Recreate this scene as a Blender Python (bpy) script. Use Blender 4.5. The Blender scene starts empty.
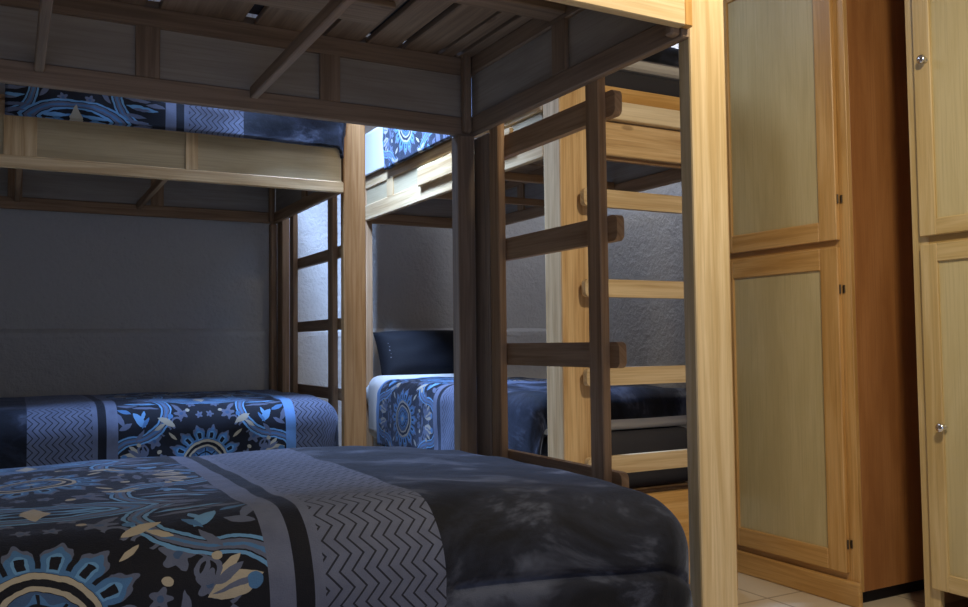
import bpy, bmesh, math, random
from mathutils import Vector, Matrix, noise
random.seed(7)
sc = bpy.context.scene
C = sc.collection
PI = math.pi

# ------------------------------------------------------------------ node helper
class NT:
    def __init__(s, name):
        s.m = bpy.data.materials.new(name); s.m.use_nodes = True
        s.t = s.m.node_tree; s.t.nodes.clear()
        s.out = s.t.nodes.new('ShaderNodeOutputMaterial')
        s.b = s.t.nodes.new('ShaderNodeBsdfPrincipled')
        s.t.links.new(s.b.outputs[0], s.out.inputs[0])
    def n(s, kind, **kw):
        x = s.t.nodes.new(kind)
        for k, v in kw.items(): setattr(x, k, v)
        return x
    def set(s, sock, v):
        if isinstance(v, V): s.t.links.new(v.s, sock)
        elif hasattr(v, 'is_output'): s.t.links.new(v, sock)
        elif v is not None: sock.default_value = v
    def math(s, op, *a):
        x = s.n('ShaderNodeMath', operation=op)
        for i, v in enumerate(a): s.set(x.inputs[i], v)
        return V(s, x.outputs[0])
    def mix(s, f, a, b):
        x = s.n('ShaderNodeMix', data_type='RGBA')
        s.set(x.inputs[0], f)
        s.set(x.inputs[6], col(a)); s.set(x.inputs[7], col(b))
        return x.outputs[2]
    def uv(s):
        x = s.n('ShaderNodeUVMap'); return x.outputs[0]
    def obj(s):
        return s.n('ShaderNodeTexCoord').outputs['Object']
    def geo(s):
        return s.n('ShaderNodeNewGeometry').outputs['Position']
    def xyz(s, v):
        x = s.n('ShaderNodeSeparateXYZ'); s.set(x.inputs[0], v)
        return [V(s, o) for o in x.outputs]
    def mapping(s, v, scale=(1, 1, 1), loc=(0, 0, 0), rot=(0, 0, 0)):
        x = s.n('ShaderNodeMapping'); s.set(x.inputs[0], v)
        x.inputs['Scale'].default_value = scale; x.inputs['Location'].default_value = loc
        x.inputs['Rotation'].default_value = rot
        return x.outputs[0]
    def noise(s, v, scale=5, detail=3, rough=.55, dist=0):
        x = s.n('ShaderNodeTexNoise'); s.set(x.inputs['Vector'], v)
        x.inputs['Scale'].default_value = scale; x.inputs['Detail'].default_value = detail
        x.inputs['Roughness'].default_value = rough; x.inputs['Distortion'].default_value = dist
        return V(s, x.outputs[0])
    def ramp(s, f, stops):
        x = s.n('ShaderNodeValToRGB'); s.set(x.inputs[0], f)
        e = x.color_ramp.elements
        while len(e) < len(stops): e.new(.5)
        for i, (p, c) in enumerate(stops):
            e[i].position = p; e[i].color = col(c)
        return x.outputs[0]
    def bump(s, h, strength=.2, dist=.01):
        x = s.n('ShaderNodeBump'); s.set(x.inputs['Height'], h)
        x.inputs['Strength'].default_value = strength; x.inputs['Distance'].default_value = dist
        s.t.links.new(x.outputs[0], s.b.inputs['Normal'])
    def fin(s, color, rough=.5, **kw):
        s.set(s.b.inputs['Base Color'], col(color)); s.set(s.b.inputs['Roughness'], rough)
        for k, v in kw.items(): s.set(s.b.inputs[k.replace('_', ' ')], v)
        return s.m

def col(c):
    if isinstance(c, (tuple, list)): return (*c[:3], 1.0)
    return c

class V:
    def __init__(s, t, sock): s.t = t; s.s = sock
    def _o(s, op, *a): return s.t.math(op, s, *a)
    def __add__(s, o): return s._o('ADD', o)
    def __radd__(s, o): return s.t.math('ADD', o, s)
    def __sub__(s, o): return s._o('SUBTRACT', o)
    def __rsub__(s, o): return s.t.math('SUBTRACT', o, s)
    def __mul__(s, o): return s._o('MULTIPLY', o)
    def __rmul__(s, o): return s.t.math('MULTIPLY', o, s)
    def __truediv__(s, o): return s._o('DIVIDE', o)
    def abs(s): return s._o('ABSOLUTE')
    def lt(s, o): return s._o('LESS_THAN', o)
    def gt(s, o): return s._o('GREATER_THAN', o)
    def min(s, o): return s._o('MINIMUM', o)
    def max(s, o): return s._o('MAXIMUM', o)
    def sqrt(s): return s._o('SQRT')
    def sin(s): return s._o('SINE')
    def cos(s): return s._o('COSINE')
    def ping(s, o): return s._o('PINGPONG', o)
    def mod(s, o): return s._o('FLOORED_MODULO', o)

# ------------------------------------------------------------------ materials
def wood(name, c1, c2, c3, rough=.45, knots=.5, grain=1.0, spec=.4):
    t = NT(name)
    uv = t.uv()
    m1 = t.mapping(uv, (1.3, 26 * grain, 1))
    n1 = t.noise(m1, 1.6, 5, .6, .6)
    m2 = t.mapping(uv, (3.0, 150, 1))
    n2 = t.noise(m2, 1.0, 3, .6)
    n3 = t.noise(t.mapping(uv, (.8, 5, 1)), 1.5, 2, .5)
    f = n1 * .65 + n3 * .35
    c = t.ramp(f, [(.40, c3), (.5, c1), (.60, c2)])
    c = t.mix(((n2 - .48) * 2.2).max(0).min(.55), c, tuple(x * .8 for x in c3))
    if knots > 0:
        vor = t.n('ShaderNodeTexVoronoi'); t.set(vor.inputs['Vector'], t.mapping(uv, (3.2, 9, 1)))
        vor.inputs['Scale'].default_value = 1.0
        d = V(t, vor.outputs['Distance'])
        sel = V(t, t.xyz(vor.outputs['Color'])[0].s).gt(.8)
        k = t.math('SMOOTHSTEP' if False else 'SUBTRACT', 1.0, (d * 9.0).min(1.0)) * sel
        c = t.mix((k * 1.2).min(.85 * knots + .0), c, (.09, .04, .015))
    t.bump(n2 + n1 * .4, .08, .002)
    return t.fin(c, rough, Specular_IOR_Level=spec)

M = {}
M['pine'] = wood('pine_wood', (.60, .40, .20), (.70, .50, .27), (.45, .27, .115), .5)
M['pine_dark'] = wood('shaded_pine_wood', (.30, .21, .14), (.36, .255, .175), (.22, .15, .098), .6)  # darker copy of the pine: shade under the near box put into the colour
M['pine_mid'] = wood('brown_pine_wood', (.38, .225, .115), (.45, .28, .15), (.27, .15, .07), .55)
M['pine_pale'] = wood('pale_pine_wood', (.58, .43, .245), (.67, .52, .32), (.48, .33, .17), .45, .25)
M['orange_pine'] = wood('orange_post_pine', (.38, .195, .07), (.45, .245, .1), (.29, .135, .04), .5)
M['white_pine'] = wood('whitish_pine', (.76, .63, .43), (.83, .71, .52), (.68, .54, .35), .45, .2)
M['post'] = wood('light_post_pine', (.68, .52, .29), (.78, .62, .38), (.57, .41, .2), .45, .5)
M['ply'] = wood('plywood_panel', (.46, .35, .195), (.51, .39, .225), (.40, .30, .16), .5, 0, .4)
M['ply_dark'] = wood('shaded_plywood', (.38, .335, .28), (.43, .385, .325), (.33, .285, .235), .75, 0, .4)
M['maple'] = wood('honey_cabinet_wood', (.60, .345, .115), (.67, .41, .16), (.50, .27, .08), .38, 0, .8)
M['maple_pale'] = wood('pale_cabinet_wood', (.60, .44, .20), (.68, .52, .27), (.53, .37, .15), .38, 0, .8)
M['birch'] = wood('birch_door_panel', (.58, .48, .25), (.62, .52, .285), (.54, .44, .225), .42, 0, .25)
M['side'] = wood('red_brown_cabinet_side', (.43, .19, .062), (.48, .22, .076), (.37, .155, .05), .36, 0, .3)

def plain(name, c, rough=.5, **kw):
    t = NT(name); n = t.noise(t.obj(), 40, 2)
    a = t.mix(n * .3, c, tuple(x * .75 for x in c))
    return t.fin(a, rough, **kw)
M['chrome'] = plain('chrome', (.75, .75, .76), .18, Metallic=1.0)
M['hinge'] = plain('hinge_metal', (.12, .09, .06), .45, Metallic=.8)
M['black'] = plain('recess_shade', (.012, .01, .009), .8)
M['seam'] = plain('dark_piping', (.01, .011, .016), .8)

def sheet_mat():
    t = NT('white_sheet'); p = t.obj()
    n = t.noise(p, 7, 3); w = t.noise(p, 220, 2)
    t.bump(w + n * 2, .12, .004)
    return t.fin(t.mix(n * .5, (.60, .575, .54), (.50, .475, .44)), .85)
M['sheet'] = sheet_mat()
def mattress_mat():
    t = NT('dark_mattress_cover'); p = t.obj()
    n = t.noise(p, 9, 3)
    t.bump(t.noise(p, 250, 2), .1, .003)
    return t.fin(t.mix(n * .5, (.022, .022, .03), (.045, .04, .045)), .8)
M['dmat'] = mattress_mat()

def wall_mat(name, c, s=1.0):
    t = NT(name); p = t.geo()
    a = t.noise(p, 14, 5, .6, .4); b = t.noise(p, 55, 4, .6); g = t.noise(p, 2.2, 3)
    t.bump(a * 1.4 + b * .6, .55 * s, .018)
    cc = t.mix(g * .6, c, tuple(x * .82 for x in c))
    cc = t.mix((b - .5).max(0) * .6, cc, tuple(x * .6 for x in c))
    return t.fin(cc, .92)
M['wall'] = wall_mat('stucco_plaster', (.60, .575, .535))
M['ceil'] = wall_mat('ceiling_plaster', (.6, .58, .55), .4)

def floor_mat():
    t = NT('cream_floor_tile'); p = t.geo()
    br = t.n('ShaderNodeTexBrick'); t.set(br.inputs['Vector'], t.mapping(p, (1, 1, 1), (.12, .21, 0)))
    br.offset = 0; br.inputs['Scale'].default_value = 1.0
    br.inputs['Brick Width'].default_value = .42; br.inputs['Row Height'].default_value = .42
    br.inputs['Mortar Size'].default_value = .005; br.inputs['Mortar Smooth'].default_value = .2
    n = t.noise(p, 6, 4)
    a = t.mix(n, (.62, .52, .38), (.7, .61, .47))
    c = t.mix(V(t, br.outputs['Fac']), a, (.36, .29, .2))
    return t.fin(c, .35)
M['floor'] = floor_mat()

# -- the comforter: medallions and scrolls, plain stripes, chevrons, dark plush foot
def comforter_mat():
    t = NT('patterned_plush')
    U = t.uv(); a, b, _ = t.xyz(U)
    # slight warp so that nothing reads as ruled
    wn = t.noise(t.mapping(U, (1, 1, 1)), 14, 2) - .5
    wm = t.noise(t.mapping(U, (1, 1, 1), (3.1, 7.7, 0)), 14, 2) - .5
    w2 = t.noise(t.mapping(U, (1, 1, 1), (9.1, 2.3, 0)), 42, 2) - .5
    w3 = t.noise(t.mapping(U, (1, 1, 1), (5.3, 4.4, 0)), 42, 2) - .5
    p = (a + wn * .016 + w2 * .007); q = (b + wm * .016 + w3 * .007)
    P = p.abs()                         # 0 at the medallion, .30 at the stripes
    Q = q.ping(.31)
    def dist(x, y, cx, cy): 
        dx = x - cx; dy = y - cy
        return (dx * dx + dy * dy).sqrt()
    def ring(d, r, w): return (d - r).abs().lt(w)
    def ang(x, y, cx, cy): return t.math('ARCTAN2', y - cy, x - cx)
    def vesica(x, y, cx, cy, th, L, W):
        c, s_ = math.cos(th), math.sin(th)
        dx = x - cx; dy = y - cy
        e = dx * c + dy * s_; f = dy * c - dx * s_
        e2 = e / L
        return (f.abs() / W + e2 * e2).lt(1.0)
    BLK = (.006, .0065, .011)
    BLUE = (.06, .15, .30); LBL = (.115, .26, .45); GRY = (.095, .11, .165); CRM = (.36, .315, .235); DBL = (.045, .085, .17)
    c = BLK
    def put(mask, colr):
        nonlocal c
        c = t.mix(mask, c, colr)
    # grey flowers scattered round the medallion
    for cx, cy, r in ((.185, .085, .026), (.225, .035, .022), (.085, .185, .026), (.045, .235, .018), (.155, .02, .017), (.02, .18, .014)):
        d = dist(P, Q, cx, cy); an = ang(P, Q, cx, cy)
        put(d.lt((an * 5.0).cos() * (r * .22) + r * .82), GRY)
        put(d.lt(r * .28), DBL)
    # curled stems
    for cx, cy, r in ((.145, .12, .02), (.205, .065, .02), (.105, .15, .018), (.25, .02, .018)):
        put(ring(dist(P, Q, cx, cy), r, .0035) * (P - cx + (Q - cy)).gt(-.012), GRY)
    # the great scroll: blue, grey, blue band bending round the corner lobe
    def band(d, r, m=1.0):
        put(ring(d, r, .018) * m, LBL); put(ring(d, r, .0115) * m, BLK); put(ring(d, r, .009) * m, GRY); put(ring(d, r, .003) * m, BLUE)
    d1 = dist(P, Q, .25, .205); d3 = dist(P, Q, .25, -.002)
    m1 = P.lt(.252) * Q.lt(.30); m3 = P.gt(.2515) * Q.gt(-.1)
    put(d1.lt(.112) * m1, BLK); put(m3 * d3.gt(.094) * Q.lt(.30), BLK)
    band(d1, .112, m1); band(d3, .0945, m3)
    dx = (P - .0) / 1.9; d2 = dist(dx, Q, .0, .345)
    put(d2.lt(.085), BLK); band(d2, .088)
    put(ring(d2, .05, .004), BLUE)
    # leaves inside the lobes
    put(vesica(P, Q, .235, .165, .95, .034, .014), LBL); put(vesica(P, Q, .222, .182, 1.9, .018, .007), LBL)
    put(vesica(P, Q, .285, .14, -.5, .026, .008), GRY)
    put(vesica(P, Q, .225, .245, .12, .06, .010), LBL)
    put(vesica(P, Q, .285, .20, .4, .028, .010), BLUE)
    put(vesica(P, Q, .21, .215, .1, .05, .007), GRY); put(vesica(P, Q, .275, .232, .1, .035, .007), GRY)
    put(vesica(P, Q, .07, .30, .05, .05, .007), LBL)
    # cream leaves
    put(vesica(P, Q, .262, .028, .25, .042, .018), CRM); put(vesica(P, Q, .262, .028, .25, .036, .004), GRY)
    put(vesica(P, Q, .255, .055, .75, .026, .008), CRM)
    put(vesica(P, Q, .14, .155, .5, .034, .012), CRM)
    put(vesica(P, Q, .165, .135, -.6, .022, .007), CRM)
    put((P / .022 + (Q - .305).abs() / .05).lt(1.0), CRM)
    put(ring(dist(P, Q, .225, .055), .017, .0035), GRY)
    # grey ridged leaves that fill the ground between scroll and stripe
    for cx, cy, th, L_, W_ in ((.215, .30, .15, .05, .008), (.20, .275, .1, .045, .007), (.225, .25, .05, .035, .006), (.30, .165, 1.2, .03, .01),
                               (.10, .215, .9, .03, .009), (.235, .11, -.9, .026, .008), (.19, .0, 1.57, .03, .008), (.255, .045, .5, .025, .007)):
        put(vesica(P, Q, cx, cy, th, L_, W_), GRY)
    put(vesica(P, Q, .12, .10, .75, .022, .006), CRM)
    put(vesica(P, Q, .215, .155, -1.0, .024, .007), BLUE)
    for cx, cy, r in ((.165, .045, .008), (.125, .175, .009), (.06, .20, .008), (.29, .03, .012), (.24, .075, .008)):
        put(dist(P, Q, cx, cy).lt(r), CRM if r < .0085 else BLUE)
    # medallion
    d = dist(P, Q, 0, 0); an = ang(P, Q, 0, 0)
    fl = (an * 14.0).cos(); fs = (an * 42.0).cos()
    put(d.lt(fl * .013 + fs * .004 + .126), GRY)
    put(d.lt(fl * .012 + fs * .003 + .117), BLUE)
    put(d.lt(fl * .010 + .106) * d.gt(.085) * fl.gt(.1), LBL)
    put(d.lt(.113) * d.gt(.086) * fl.gt(.62) * (d - .099).abs().lt(.010), BLK)
    put(d.lt(.116) * fl.lt(-.86) * d.gt(.09), BLK)
    put(d.lt(.083), BLK); put(ring(d, .078, .0042), CRM)
    put(ring(d, .059, .0038), CRM)
    f8 = (an * 8.0).cos()
    put(d.lt(.054), DBL)
    put(d.lt(f8 * .006 + .045), BLUE); put(d.lt(.05) * f8.gt(.9), BLK); put(d.lt(.036) * d.gt(.031), BLK)
    put(d.lt(.018), LBL); put(d.lt(.009), CRM)
    pat = c
    # chevrons: zigzag lines that run across the bed
    zig = (b.ping(.024) - .012) * .95
    zz = (a + zig).mod(.021)
    line = (zz - .0105).abs().lt(.0021)
    chev = t.mix(line * .9, t.mix(t.noise(U, 30, 3), (.085, .095, .145), (.125, .14, .2)), BLK)
    stripe = t.mix(t.noise(U, 30, 3), (.085, .095, .145), (.13, .145, .205))
    plush_n = t.noise(t.mapping(U, (1, 1.7, 1)), 4.2, 5, .62, .5)
    plush = t.ramp(plush_n, [(.44, (.005, .0056, .0095)), (.54, (.014, .0165, .028)), (.64, (.075, .085, .12))])  # pale noise patches paint sheen highlights into the plush
    col_ = pat
    col_ = t.mix(a.gt(.31), col_, stripe)
    col_ = t.mix(a.gt(.349), col_, BLK)
    col_ = t.mix(a.gt(.378), col_, stripe)
    col_ = t.mix(a.gt(.395), col_, chev)
    col_ = t.mix(a.gt(.605), col_, plush)
    col_ = t.mix(a.lt(-.31), col_, (.11, .22, .42))
    col_ = t.mix(a.lt(-.35), col_, chev)
    col_ = t.mix(a.lt(-.60), col_, plush)
    fine = t.noise(U, 420, 2)
    soft = t.noise(U, 22, 3, .6)
    col_ = t.mix((soft - .42).max(0) * .4, col_, BLK)
    t.bump(fine * .6 + soft * 1.5, .25, .006)
    return t.fin(col_, .78, Sheen_Weight=.25, Sheen_Roughness=.4, Sheen_Tint=(.5, .6, .85, 1), Specular_IOR_Level=.2)
M['comforter'] = comforter_mat()
def satin():
    t = NT('black_satin'); p = t.obj()
    n = t.noise(p, 6, 3); w = t.noise(t.mapping(p, (30, 160, 160)), 1.5, 2)
    t.bump(n * 2 + w * .5, .2, .01)
    return t.fin(t.mix(n * .5, (.006, .006, .008), (.013, .013, .016)), .75, Specular_IOR_Level=.2)
M['satin'] = satin()
def border():
    t = NT('pale_stitching'); return t.fin((.3, .28, .3), .7)
M['stitch'] = border()

# ------------------------------------------------------------------ mesh helpers
def bx(bm, lo, hi, bev=.003, seg=1, axis=None):
    """one board: box lo..hi, softened edges, UVs in metres along its long axis"""
    lo = Vector(lo); hi = Vector(hi)
    before = set(bm.faces)
    r = bmesh.ops.create_cube(bm, size=1.0)
    vs = r['verts']
    for v in vs:
        v.co = Vector(((lo[i] + hi[i]) / 2 + v.co[i] * (hi[i] - lo[i])) for i in range(3))
    fs = list({f for v in vs for f in v.link_faces})
    if bev > 0:
        es = list({e for v in vs for e in v.link_edges})
        bev = min(bev, min(hi[i] - lo[i] for i in range(3)) * .45)
        rr = bmesh.ops.bevel(bm, geom=es, offset=bev, segments=seg, affect='EDGES', profile=.5)
        fs = [f for f in bm.faces if f not in before]
    uvl = bm.loops.layers.uv.verify(); bm.normal_update()
    d = hi - lo
    ax = axis if axis is not None else max(range(3), key=lambda i: d[i])
    o1, o2 = [i for i in range(3) if i != ax]
    ru, rv = random.random() * 40, random.random() * 40
    for f in fs:
        k = max(range(3), key=lambda i: abs(f.normal[i]) if i != ax else 0)
        other = o1 if k == o2 else o2
        for l in f.loops:
            c = l.vert.co
            end = abs(f.normal[ax]) > .8
            l[uvl].uv = ((c[o1] * .3 + ru) if end else c[ax] + ru, c[other] + rv + (k * .37))
    return fs

def obj(name, bm, mat, parent=None, smooth=False, loc=None):
    me = bpy.data.meshes.new(name); bm.normal_update(); bm.to_mesh(me); bm.free()
    for m in (mat if isinstance(mat, (list, tuple)) else [mat]): me.materials.append(m)
    if smooth:
        for p in me.polygons: p.use_smooth = True
    o = bpy.data.objects.new(name, me); C.objects.link(o)
    if parent is not None: o.parent = parent
    if loc: o.location = loc
    return o

def board(name, lo, hi, mat, parent, bev=.003, seg=1, axis=None):
    bm = bmesh.new(); bx(bm, lo, hi, bev, seg, axis)
    return obj(name, bm, mat, parent)

def rung(name, x0, x1, y0, y1, z0, z1, rad, mat, parent):
    bm = bmesh.new(); uvl = bm.loops.layers.uv.verify(); pts = []
    for cy, cz, a0 in ((y1 - rad, z1 - rad, 0), (y0 + rad, z1 - rad, 90), (y0 + rad, z0 + rad, 180), (y1 - rad, z0 + rad, 270)):
        for k in range(6):
            a = math.radians(a0 + 18 * k); pts.append((cy + rad * math.cos(a), cz + rad * math.sin(a)))
    A_ = [bm.verts.new((x0, y, z)) for y, z in pts]; B_ = [bm.verts.new((x1, y, z)) for y, z in pts]
    n = len(pts)
    for i in range(n): bm.faces.new((A_[i], A_[(i + 1) % n], B_[(i + 1) % n], B_[i]))
    bm.faces.new(A_[::-1]); bm.faces.new(B_)
    bmesh.ops.recalc_face_normals(bm, faces=bm.faces)
    ru, rv = random.random() * 40, random.random() * 40
    for f in bm.faces:
        for l in f.loops: l[uvl].uv = (l.vert.co.y + ru, l.vert.co.z + l.vert.co.x + rv)
    return obj(name, bm, mat, parent)

def boards(name, lst, mat, parent, bev=.003):
    bm = bmesh.new()
    for lo, hi in lst: bx(bm, lo, hi, bev)
    return obj(name, bm, mat, parent)

def tag(o, label, cat, group=None):
    o['label'] = label; o['category'] = cat
    if group: o['group'] = group
    return o

def thing(name, label, cat, loc=(0, 0, 0), rz=0, group=None):
    o = bpy.data.objects.new(name, None); C.objects.link(o)
    o.empty_display_size = .1
    o.location = loc; o.rotation_euler = (0, 0, rz)
    return tag(o, label, cat, group)

def struct(name, bm, mat):
    o = obj(name, bm, mat); o['kind'] = 'structure'; return o

# ------------------------------------------------------------------ room shell
XL, XR, YF, YB, ZC = -.86, 3.14, -1.6, 4.62, 2.7
def slab(name, lo, hi, mat):
    bm = bmesh.new(); bx(bm, lo, hi, 0); return struct(name, bm, mat)
slab('floor', (XL - .1, YF - .1, -.1), (XR + .1, YB + .1, 0), M['floor'])
slab('ceiling', (XL - .1, YF - .1, ZC), (XR + .1, YB + .1, ZC + .1), M['ceil'])
slab('wall_left', (XL - .1, YF - .1, 0), (XL, YB + .1, ZC), M['wall'])
slab('wall_right', (XR, YF - .1, 0), (XR + .1, YB + .1, ZC), M['wall'])
slab('wall_front', (XL, YF - .1, 0), (XR, YF, ZC), M['wall'])
# back wall: the lower metre stands a little proud, with a soft sloping ledge
bm = bmesh.new()
prof = [(YB, ZC), (YB, 1.015), (YB - .012, 1.008), (YB - .026, .995), (YB - .03, .975), (YB - .03, 0), (YB + .1, 0), (YB + .1, ZC)]
va = [bm.verts.new((XL, y, z)) for y, z in prof]; vb = [bm.verts.new((XR, y, z)) for y, z in prof]
for i in range(len(prof)):
    j = (i + 1) % len(prof); bm.faces.new((va[i], va[j], vb[j], vb[i]))
bm.faces.new(va[::-1]); bm.faces.new(vb)
bmesh.ops.recalc_face_normals(bm, faces=bm.faces)
struct('wall_back', bm, M['wall'])

# ------------------------------------------------------------------ bunk beds
RUNGS = (1.478, 1.169, .858, .543)       # lower edge of each rung, 12 inches apart

def bunk(label, loc, rz, L, W, ladder, style):
    """local frame: foot end at x=0, head at x=-L, near side y=0, far side y=W"""
    r = thing('bunk_bed', label, 'bunk bed', loc, rz)
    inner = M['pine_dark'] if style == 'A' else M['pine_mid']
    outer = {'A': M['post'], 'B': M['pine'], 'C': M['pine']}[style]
    if style == 'C': ex = -.05
    else: ex = 0.0
    fy = {'A': -.022, 'B': -.006, 'C': 0.0}[style]
    # --- posts
    if style == 'C':
        posts = [((-.105, 0, 0), (0, .115, 1.9)), ((-.105, W - .115, 0), (0, W, 1.9)),
                 ((-L, .0, 0), (-L + .10, .04, 1.9)), ((-L, W - .04, 0), (-L + .10, W, 1.9))]
        pm = [M['pine'], M['pine'], M['pine_mid'], M['pine_mid']]
    else:
        pt = 1.86 if style == 'A' else 1.9
        posts = [((0, 0, 0), (.1, .04, pt)), ((-L - .1, 0, 0), (-L, .04, pt)), ((-L - .1, W - .02, 0), (-L, W + .02, pt))]
        pm = [M['post'] if style == 'A' else M['orange_pine'], M['pine_mid'], M['pine_mid']]
    for (lo, hi), m in zip(posts, pm): board('post', lo, hi, m, r, .005, 2)
    if style != 'C':
        bm = bmesh.new()                                  # far foot post: planks round the corner under the box
        bx(bm, (-.07 if style == 'A' else -.04, W - .04, 0), (-.012, W + .005, 1.562))
        bx(bm, (-.012, W - .012, 0), (.0, W + .005, 1.562))
        bx(bm, (.001, W - .102, 0), (.04, W - .01, 1.9) if style == 'B' else (.04, W - .01, 1.562))
        obj('post', bm, M['pine_dark'] if style == 'A' else M['pine_mid'], r)
    # --- upper box: rails, panels, stiles
    zb, z1, z2, zt = 1.566, 1.622, 1.755, 1.807
    t = .022
    x0 = -L; x1 = ex
    if style == 'C': sx1 = -.105
    else: sx1 = x1
    lowrail = 1.645 if style == 'C' else (1.612 if style == 'B' else z1)
    board('side_rail', (x0, fy, zb + (.016 if style == 'A' else 0)), (sx1 - (.03 if style == 'A' else 0), fy + t, lowrail + (.02 if style == 'A' else 0)), outer, r)                      # near
    if style == 'A': board('end_block', (sx1 - .0295, fy + .004, zb + .018), (sx1 - .006, fy + t, zt), M['maple'], r)
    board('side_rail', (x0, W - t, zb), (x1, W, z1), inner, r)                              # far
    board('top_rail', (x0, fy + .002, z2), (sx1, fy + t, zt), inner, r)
    boards('top_rail', [((x0, W - t, z2), (x1, W - .004, zt)), ((x0, W - .0035, z2), (x1, W, 1.832))], inner, r, .001)  # second strip is an added lip, blocks bright light behind the slat gaps
    board('end_rail', (x1 - t, fy + t, zb), (x1, W - t, z1), inner, r)
    board('end_rail', (x0, fy + t, zb), (x0 + t, W - t, z1), inner, r)
    board('top_rail', (x1 - t, fy + t, z2), (x1 - .001, W - t, zt), inner, r)
    board('top_rail', (x0, fy + t, z2), (x0 + t, W - t, zt), inner, r)
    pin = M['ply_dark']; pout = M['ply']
    # each side of the box carries a panel: ply with shade put into its colour inside, pale outside
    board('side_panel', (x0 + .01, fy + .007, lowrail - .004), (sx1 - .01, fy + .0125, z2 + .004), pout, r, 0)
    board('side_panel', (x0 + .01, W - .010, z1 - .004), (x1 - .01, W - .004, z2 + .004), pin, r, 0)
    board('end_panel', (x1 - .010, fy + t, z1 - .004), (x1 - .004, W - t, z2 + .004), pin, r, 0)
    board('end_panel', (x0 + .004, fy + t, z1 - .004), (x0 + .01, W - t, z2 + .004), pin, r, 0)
    if style == 'A':   sts = (-.96, -.468, -1.45)
    elif style == 'B': sts = (-1.22, -.60, -1.8)
    else:              sts = (-1.49, -.8)
    for s in sts:
        board('panel_stile', (s - .03, W - .022, z1 - .001), (s + .03, W - .0105, z2 + .001), inner, r, .002)
        if style == 'B': board('panel_stile', (s - .023 - .02, fy + .001, lowrail - .001), (s + .023 - .02 + (.06 if s < -1 else 0), fy + .0068, z2 + .001), M['pine'], r, .001)
        if style == 'C': board('panel_stile', (s - .04, fy + .0005, lowrail - .001), (s + .035, fy + .0068, z2 + .001), M['pine'], r, .001)
    board('panel_stile', (x1 - .024, W / 2 - .06, z1 - .001), (x1 - .0105, W / 2 + .002, z2 + .001), inner, r, .002)
    board('corner_block', (x1 - .05, W - .05, zb + .004), (x1 - .024, W - .024, zt + .004), inner, r, .004)
    board('corner_block', (x1 - .048, fy + .024, zb + .004), (x1 - .024, fy + .048, zt - .003), inner, r, .004)
    board('support_beam', (x0 + t, .43, 1.766), (x1 - .024, .505, 1.806), inner, r)
    if style == 'A':
        board('support_beam', (x0 + t, .655, 1.79), (-.40, .795, 1.8065), inner, r)
    for s in (-.685, -1.21):
        board('cross_brace', (s - .012, fy + t, 1.598), (s + .01, W - t, 1.632), inner, r)
    # slats with gaps of uneven width
    cuts = [-.065, -.125, -.25, -.365, -.47 - .03, -.70, -.93 - .02, -1.18, -1.42, -1.66]
    gw = [.016, .012, .02, .022, .036, .036, .036, .035, .035, .035]
    a = x1 - .003
    for cpos, g in zip(cuts, gw):
        cpos += ex
        board('slat', (cpos + g / 2, fy + .004, 1.8075), (a, W - .005, 1.826), inner, r, .002, 1, 1)
        a = cpos - g / 2
    board('slat', (x0 + .003, fy + .004, 1.8075), (a, W - .004, 1.826), inner, r, .002, 1, 1)
    # --- ladder on the foot end; rungs run through the near stile and stick out
    lm = M['pine_mid'] if style != 'C' else M['pine_pale']
    (s0, s1), (s2, s3), peg = ladder
    lx0, lx1 = (.001, .026)
    top = 1.72 if style == 'C' else 1.80
    zst = .0
    rungs = {'A': RUNGS, 'B': (1.306, .99, .683, .40), 'C': (1.379, 1.074, .777, .481)}[style]
    rh = {'A': .064, 'B': .05, 'C': .06}[style]
    board('ladder_stile', (lx0, s0, zst), (lx1, s1, top if style == 'C' else 1.90), M['post'] if style == 'C' else lm, r, .003)
    board('ladder_stile', (lx0, s2, zst), (lx1, s3, top if style == 'C' else 1.90), M['post'] if style == 'C' else lm, r, .003)
    for z in rungs:
        rung('ladder_rung', lx1, lx1 + .022, s0 - peg, s3 + (peg if style != 'A' else .03), z, z + rh, .016, lm, r)
    if style == 'C':                                      # stacked boards closing the foot end above the box
        board('end_board', (x1 + .0005, .115, 1.578), (x1 + .022, W - .115, 1.698), M['pine'], r)
        board('end_board', (x1 + .0005, .115, 1.7015), (x1 + .047, W - .115, 1.766), M['white_pine'], r)
        board('end_board', (x1 + .0005, .115, 1.770), (x1 + .022, W - .115, 1.825), M['maple'], r)
        board('side_board', (-1.125, -.018, 1.628), (-.30, -.0005, 1.712), M['pine'], r)
        board('side_board', (-L + .1, .0, 1.729), (-.105, .02, 1.775), M['pine'], r)
    # --- lower berth: rails, deck, drawer front under the foot end
    bottom = M['pine']
    yl0, yl1 = (.05, .075) if style != 'C' else (.045, .07)
    board('lower_rail', (x0 + .02, yl0, .24), (x1 - .03, yl1, .385), bottom, r)
    board('lower_rail', (x0 + .02, W - yl1, .24), (x1 - .03, W - yl0, .385), bottom, r)
    if style == 'C':
        board('lower_rail', (-.04, .116, .05), (-.018, W - .116, .387), M['maple'], r)
    else:
        board('lower_rail', (-.032, yl1, .24), (-.01, W - yl1, .385), bottom, r)
    board('lower_rail', (x0 + .02, yl1, .24), (x0 + .04, W - yl1, .385), bottom, r)
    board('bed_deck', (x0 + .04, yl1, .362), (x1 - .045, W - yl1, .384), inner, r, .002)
    return r

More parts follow.
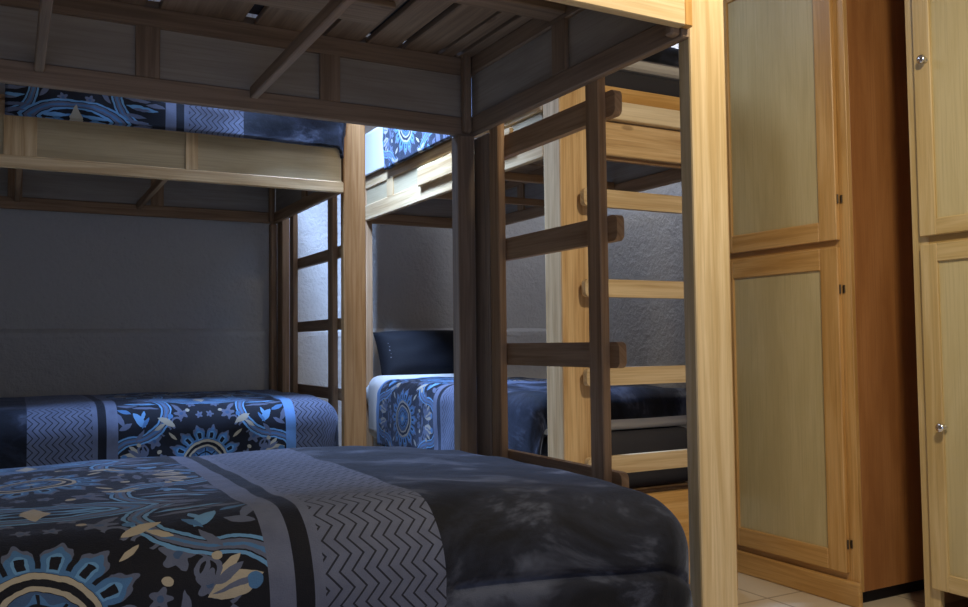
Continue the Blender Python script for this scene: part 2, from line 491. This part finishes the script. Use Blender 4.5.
AX, AY = 1.27, 1.40
BX, BY = 1.24, 3.51
CX, CY = 1.62, 2.43
A = bunk('nearest pine bunk bed in the left foreground, its slatted upper berth seen from below', (AX, AY, 0), 0, 1.92, 1.0,
         ((.335, .391), (.838, .892), .035), 'A')
B = bunk('brown pine bunk bed along the far stucco wall, pale panelled upper side facing the camera', (BX, BY, 0), 0, 1.92, 1.05,
         ((.15, .215), (.75, .81), .06), 'B')
Cb = bunk('pale pine bunk bed behind the tall cabinet, with thick corner post and light rungs', (CX, CY, 0), -PI / 2, 1.92, .76,
          ((.116, .166), (.585, .635), .055), 'C')

# ------------------------------------------------------------------ bedding
def rounded_slab(lo, hi, r=.04, seg=3):
    bm = bmesh.new(); bx(bm, lo, hi, r, seg); return bm
def mattress(lo, hi, mat, label, z_r=.045):
    o = obj('mattress', rounded_slab(lo, hi, z_r, 4), mat, smooth=True)
    return tag(o, label, 'mattress')

def comforter(label, ctr_len, along, ztop, r, xr, yr, drop, a0, b_of, step=.014, wr=.006, seam=None, sag=.0, lump=.01, flare=.02, seed=0, droop=0):
    """A quilt laid over a mattress. Local: X along the bed, Y across.
    xr=(x0,x1) and yr=(y0,y1): flat core; drop=(x-,x+,y-,y+) cloth length hanging past the core.
    along(x) gives pattern coordinate a, b_of(y) gives b."""
    x0, x1 = xr; y0, y1 = yr
    nx = int((x1 - x0 + drop[0] + drop[1]) / step) + 1
    ny = int((y1 - y0 + drop[2] + drop[3]) / step) + 1
    bm = bmesh.new(); uvl = bm.loops.layers.uv.verify()
    def roll(d):
        if d < r * PI / 2: return r * math.sin(d / r), r * (1 - math.cos(d / r))
        e = d - r * PI / 2
        return r + e * flare, r + e
    grid = []
    for j in range(ny + 1):
        row = []
        y = y0 - drop[2] + (y1 - y0 + drop[2] + drop[3]) * j / ny
        for i in range(nx + 1):
            x = x0 - drop[0] + (x1 - x0 + drop[0] + drop[1]) * i / nx
            dx = x1 - x if x > x1 else (x - x0 if x < x0 else 0)   # negative = outside
            dx = max(0, x - x1, x0 - x); sx = 1 if x > x1 else -1
            dy = max(0, y - y1, y0 - y); sy = 1 if y > y1 else -1
            d = math.hypot(dx, dy)
            cx = min(max(x, x0), x1); cy = min(max(y, y0), y1)
            nrm = Vector((0, 0, 1))
            if d > 1e-6:
                # square off the corner a little so the quilt fills it
                d2 = d if min(dx, dy) < 1e-6 else max(dx, dy) + .35 * min(dx, dy) * .6
                ou, dn = roll(d2)
                ux, uy = sx * dx / d, sy * dy / d
                pos = Vector((cx + ux * ou, cy + uy * ou, ztop - dn))
                th = min(d2 / r, PI / 2)
                nrm = Vector((ux * math.sin(th), uy * math.sin(th), math.cos(th)))
            else:
                pos = Vector((cx, cy, ztop))
            s = Vector((x * 3.1 + seed * 9.1, y * 3.1, seed))
            h = noise.noise(s) * lump + noise.noise(s * 2.7) * wr + noise.noise(s * 7) * wr * .25
            # crown in the middle
            mx = (cx - (x0 + x1) / 2) / max(.01, (x1 - x0) / 2); my = (cy - (y0 + y1) / 2) / max(.01, (y1 - y0) / 2)
            h += sag * (1 - .5 * mx * mx - .5 * my * my)
            if droop:
                q_ = min(1, max(0, (pos.x - (x1 - .42)) / .5)); pos.z -= droop * q_ * q_ * (3 - 2 * q_)
            if seam:
                sd, sa, depth = seam
                if along(x) > sa:
                    w = min(1, (along(x) - sa) / .04)
                    h -= depth * math.exp(-((y - (y0 - sd)) / .008) ** 2) * w
                    h += depth * .5 * math.exp(-((y - (y0 - sd - .03)) / .022) ** 2) * w
            pos += nrm * h
            row.append((bm.verts.new(pos), (along(x) + a0, b_of(y))))
        grid.append(row)
    for j in range(ny):
        for i in range(nx):
            q = [grid[j][i], grid[j][i + 1], grid[j + 1][i + 1], grid[j + 1][i]]
            f = bm.faces.new([v for v, _ in q])
            for l, (_, uvc) in zip(f.loops, q): l[uvl].uv = uvc
    o = obj('comforter', bm, M['comforter'], smooth=True)
    md = o.modifiers.new('thickness', 'SOLIDIFY'); md.thickness = .014; md.offset = -1
    return tag(o, label, 'comforter')

# nearest bed, lower berth
mattress((AX - 1.86, AY + .085, .386), (AX - .12, AY + .90, .575), M['sheet'], 'cream mattress under the nearest lower comforter, glimpsed beside the foot post')
r = .13
comforter('large navy comforter filling the foreground, medallions at left, chevrons and plush foot at right', 0, lambda x: x - .04, .652, r,
          (AX - 1.75, 1.243 - r), (1.325 + r, 2.385 - r), (.25, .36, .47, .30), 0, lambda y: y - (1.325 + r - .185),
          step=.0095, wr=.005, seam=(.215, .60, .012), sag=.006, lump=.010, flare=-.01, seed=1, droop=.03)
# nearest bed, upper berth
mattress((AX - 1.88, AY + .03, 1.827), (AX - .03, AY + .995, 2.02), M['dmat'], 'dark mattress lying on the slats of the nearest upper berth')
# far bed, lower berth
mattress((BX - 1.86, BY + .085, .386), (BX - .075, BY + .95, .64), M['dmat'], 'dark mattress on the lower berth along the far wall')
r = .10
comforter('patterned comforter on the far lower berth, medallion half hidden by the foreground bed', 0, lambda x: .667 - x, .70, r,
          (BX - 1.75, 1.225 - r), (3.46 + r, 4.47 - r), (.2, .25, .36, .2), 0, lambda y: y - (3.46 + r - .27), step=.013,
          wr=.006, sag=.02, lump=.01, flare=.0, seed=2)
# far bed, upper berth
mattress((BX - 1.88, BY + .035, 1.827), (BX - .03, BY + 1.01, 1.965), M['sheet'], 'white mattress on the far upper berth, its edge at the left end')
r = .055
comforter('blue scroll comforter on the far upper berth, dark plush foot hanging by the post', 0, lambda x: x - .208, 2.005, r,
          (-.02, 1.262 - r), (3.478 + r, 4.52 - r), (0, .2, .285, .2), 0, lambda y: (3.478 + r) - y + .03, step=.012,
          wr=.006, sag=.01, lump=.012, flare=-.02, seed=3)
# right bed, lower berth (head towards the back wall)
mattress((CX + .075, CY + .12, .386), (CX + .685, CY + 1.58, .598), M['dmat'], 'dark mattress on the lower berth of the pale bunk, seen through its rungs')
bm = rounded_slab((CX - .012, CY + .118, .60), (CX + .735, CY + 1.86, .728), .055, 5)
bx(bm, (CX - .03, CY + 1.59, .45), (CX + .745, CY + 1.76, .768), .06, 6)
sh = obj('fitted_sheet', bm, M['sheet'], smooth=True)
tag(sh, 'off-white sheet showing round the comforter on the pale bunk lower berth', 'sheet')
r = .07
def cm(o, loc):
    o.location = loc; o.rotation_euler = (0, 0, -PI / 2); return o
# local x -> -Y, local y -> +X
cm(comforter('blue lit comforter on the lower berth of the pale bunk, below the black pillow', 0, lambda x: x + 1.27, .745, r,
          (-1.62, -.112 - r), (-.022 + r, .745 - r), (.0, .14, .35, .12), 0, lambda y: y - (r - .022 - .2), step=.012, wr=.006, sag=.012, lump=.01, flare=.01, seed=4),
   (CX, CY, 0))
# right bed, upper berth
mattress((CX + .03, CY + .12, 1.827), (CX + .73, CY + 1.86, 1.935), M['dmat'], 'dark mattress on the pale bunk upper berth, a black band above the end boards')
bm = rounded_slab((CX - .008, CY + .125, 1.938), (CX + .735, CY + 1.865, 2.03), .035, 4)
bx(bm, (CX - .018, CY + 1.30, 1.79), (CX - .006, CY + 1.865, 2.0), .005, 2)
sh2 = obj('fitted_sheet', bm, M['sheet'], smooth=False)
tag(sh2, 'white sheet glaring in daylight at the head of the pale bunk upper berth', 'sheet')
r = .06
cm(comforter('pale sunlit scroll comforter on the upper berth of the pale bunk', 0, lambda x: x + 1.2, 2.062, r,
          (-1.50, -.108 - r), (-.032 + r, .745 - r), (.0, .12, .325, .15), 0, lambda y: y - (r - .2), step=.012, wr=.006, sag=.01, lump=.012, flare=-.03, seed=5),
   (CX, CY, 0))

def pillow(label, loc, rot, sx, sy, sz, mat):
    bm = bmesh.new(); n = 34
    top = {}
    for s in (1, -1):
        for i in range(n + 1):
            for j in range(n + 1):
                u = -1 + 2 * i / n; v = -1 + 2 * j / n
                edge = i in (0, n) or j in (0, n)
                if edge and s == -1: continue
                k = (1 - abs(u) ** 3.2) * (1 - abs(v) ** 3.2)
                h = max(0, k) ** .55
                pin = 1 - .03 * (1 - abs(u) ** 2) * abs(v) ** 3
                pin2 = 1 - .03 * (1 - abs(v) ** 2) * abs(u) ** 3
                w = noise.noise(Vector((u * 2, v * 2, s * 3))) * .1
                top[(s, i, j)] = bm.verts.new((u * sx / 2 * pin2, v * sy / 2 * pin, s * sz / 2 * h * (1 + w)))
    g = lambda s, i, j: top.get((s, i, j)) or top[(1, i, j)]
    for s in (1, -1):
        for i in range(n):
            for j in range(n):
                q = [g(s, i, j), g(s, i + 1, j), g(s, i + 1, j + 1), g(s, i, j + 1)]
                bm.faces.new(q if s == 1 else q[::-1])
    o = obj('pillow', bm, mat, smooth=True); o.location = loc; o.rotation_euler = rot
    return tag(o, label, 'pillow')
pil = pillow('black satin pillow propped at the head of the pale bunk lower berth', (2.0, 4.225, .858), (math.radians(64), 0, 0), .655, .29, .22, M['satin'])
# rows of pale stitching near the pillow's left end
bm = bmesh.new()
for k in range(11):
    v = -.11 + .02 * k
    bmesh.ops.create_uvsphere(bm, u_segments=6, v_segments=4, radius=.0032, matrix=Matrix.Translation((-.28 + .004 * (k % 2), v, .062 - 1.4 * v * v)))
obj('stitching', bm, M['stitch'], pil, True)

# ------------------------------------------------------------------ tall cabinets (fronts face -X)
FX = 2.59
def door(parent, y0, y1, z0, z1, frame, knob=None, hinges=None, fw=.075):
    """y0 < y1; frame-and-panel door on the front plane"""
    bm = bmesh.new()
    xa, xb = FX - .022, FX - .002
    bx(bm, (xa, y0, z0), (xb, y0 + fw, z1), .0025)
    bx(bm, (xa, y1 - fw, z0), (xb, y1, z1), .0025)
    bx(bm, (xa, y0 + fw, z0), (xb, y1 - fw, z0 + fw * .92), .0025)
    bx(bm, (xa, y0 + fw, z1 - fw), (xb, y1 - fw, z1), .0025)
    d = obj('door', bm, frame, parent)
    board('door_panel', (xa + .009, y0 + fw - .005, z0 + fw - .015), (xa + .014, y1 - fw + .005, z1 - fw + .005), M['birch'], d, 0, 1, 2)
    if knob:
        ky, kz = knob
        bm = bmesh.new()
        prof = [(.0, .009), (.003, .009), (.006, .0055), (.014, .005), (.018, .011), (.023, .0145), (.028, .0125), (.031, .006), (.032, 0.0001)]
        n = 20; rings = []
        for px_, rr in prof:
            rings.append([bm.verts.new((xa - px_, ky + rr * math.cos(2 * PI * i / n), kz + rr * math.sin(2 * PI * i / n))) for i in range(n)])
        for a, b in zip(rings, rings[1:]):
            for i in range(n): bm.faces.new((a[i], a[(i + 1) % n], b[(i + 1) % n], b[i]))
        bmesh.ops.recalc_face_normals(bm, faces=bm.faces)
        k = obj('knob', bm, M['chrome'], d, True); k['label'] = 'chrome knob'
    if hinges:
        hy, zs = hinges
        for z in zs:
            bm = bmesh.new()
            bmesh.ops.create_cone(bm, cap_ends=True, segments=12, radius1=.003, radius2=.003, depth=.032, matrix=Matrix.Translation((FX - .016, hy, z)))
            bx(bm, (FX - .0045, hy - .008, z - .014), (FX - .0005, hy, z + .014), .0005)
            obj('hinge', bm, M['hinge'], d)
    return d

def cabinet(label, y0, y1, zt, frame, dy0, dy1, split, knobs, hinge_y, hz, plinth, fw):
    t = thing('tall_cabinet', label, 'cabinet', (0, 0, 0))
    bm = bmesh.new(); zb = .05
    bx(bm, (FX + .02, y0, zb), (XR - .03, y0 + .018, zt), .001, 1, 2)
    bx(bm, (FX + .02, y1 - .018, zb), (XR - .03, y1, zt), .001, 1, 2)
    bx(bm, (FX + .02, y0, zt), (XR - .03, y1, zt + .02), .001)
    bx(bm, (XR - .045, y0 + .018, zb), (XR - .03, y1 - .018, zt), .001)
    bx(bm, (FX + .02, y0 + .018, zb), (XR - .045, y1 - .018, zb + .018), .001)
    obj('cabinet_body', bm, M['side'], t)
    bm = bmesh.new()
    bx(bm, (FX, y0 - .001, zb), (FX + .02, y0 + .055, zt), .0015)
    bx(bm, (FX, y1 - .055, zb), (FX + .02, y1 + .001, zt), .0015)
    for za, zb2 in (((.06, .13),) if plinth else ()) + ((split - .05, split + .05), (zt - .07, zt)):
        bx(bm, (FX + .001, y0 + .055, za), (FX + .02, y1 - .055, zb2), .0015)
    obj('face_frame', bm, frame, t)
    if plinth:
        board('plinth', (FX - .022, y0 - .012, 0), (FX - .0005, y1 + .005, .085), frame, t, .006, 2)
    board('base', (FX + .03, y0 + .03, 0), (XR - .06, y1 - .03, .0495), M['black'], t, .002)  # black colour stands in for the shade below the cabinet
    door(t, dy0, dy1, .11 if plinth else .135, split - .013, frame, knobs and knobs[0], (hinge_y, hz[:2]), fw)
    door(t, dy0, dy1, split + .013, zt - .04, frame, knobs and knobs[1], (hinge_y, hz[2:]), fw)
    return t
cabinet('tall honey coloured wooden cabinet beyond the foot post, red-brown side showing', 2.068, 2.74, 2.42, M['maple'],
        2.105, 2.69, 1.262, None, 2.1005, (.21, 1.10, 1.42, 2.2), True, .077)
cabinet('tall pale wooden cabinet at the right edge of the view with chrome knobs', 1.19, 1.826, 2.42, M['maple_pale'],
        1.235, 1.787, 1.236, ((1.722, .645), (1.743, 1.812)), 1.231, (.25, 1.0, 1.5, 2.2), False, .058)

# ------------------------------------------------------------------ light
def area(name, loc, target, size, energy, color, sy=None, spread=None):
    l = bpy.data.lights.new(name, 'AREA'); l.energy = energy; l.color = color
    l.shape = 'RECTANGLE'; l.size = size; l.size_y = sy or size
    if spread: l.spread = spread
    o = bpy.data.objects.new(name, l); C.objects.link(o); o.location = loc
    o.rotation_euler = (Vector(target) - Vector(loc)).to_track_quat('-Z', 'Y').to_euler()
    return o
area('skylight', (1.07, 3.42, 2.66), (1.4, 3.75, 0), .28, 78, (.36, .56, 1.0), .3, math.radians(118))
area('aisle_fill', (1.5, 3.0, 2.67), (1.5, 3.4, 0), .9, 12, (.7, .8, 1.0), .8)  # added soft fill, lifts the ambient level on walls and lower berth
area('corner_fill', (2.75, 3.6, 2.67), (2.8, 3.6, 0), .4, 8, (.75, .82, 1.0), .5)  # added fill with no real source, brightens the right wall behind the rungs
area('ceiling_lamp', (1.36, .62, 2.32), (1.9, 1.4, 0), .16, 27, (1.0, .85, .6))
area('front_fill', (.2, -1.55, .95), (.5, 1.5, .9), 1.9, 18, (.44, .6, 1.0), 1.6)  # large bluish fill added behind the camera, no window modelled there

w = bpy.data.worlds.new('world'); sc.world = w; w.use_nodes = True
w.node_tree.nodes['Background'].inputs[0].default_value = (.5, .6, .8, 1); w.node_tree.nodes['Background'].inputs[1].default_value = .1

# ------------------------------------------------------------------ camera
yaw, pit, rol = .498672, .046465, .011081
fw_ = Vector((math.sin(yaw) * math.cos(pit), math.cos(yaw) * math.cos(pit), math.sin(pit)))
rt = Vector((math.cos(yaw), -math.sin(yaw), 0)); dn = -rt.cross(fw_)
rt2 = rt * math.cos(rol) + dn * math.sin(rol); dn2 = dn * math.cos(rol) - rt * math.sin(rol)
cd = bpy.data.cameras.new('camera'); cam = bpy.data.objects.new('camera', cd); C.objects.link(cam)
mw = Matrix((rt2, -dn2, -fw_)).transposed().to_4x4(); mw.translation = (0, 0, .92)
cam.matrix_world = mw
cd.sensor_width = 36; cd.lens = 36 * 874.35 / 968; cd.clip_start = .02
sc.camera = cam
sc.view_settings.view_transform = 'Standard'
sc.view_settings.look = 'None'
sc.view_settings.exposure = 0
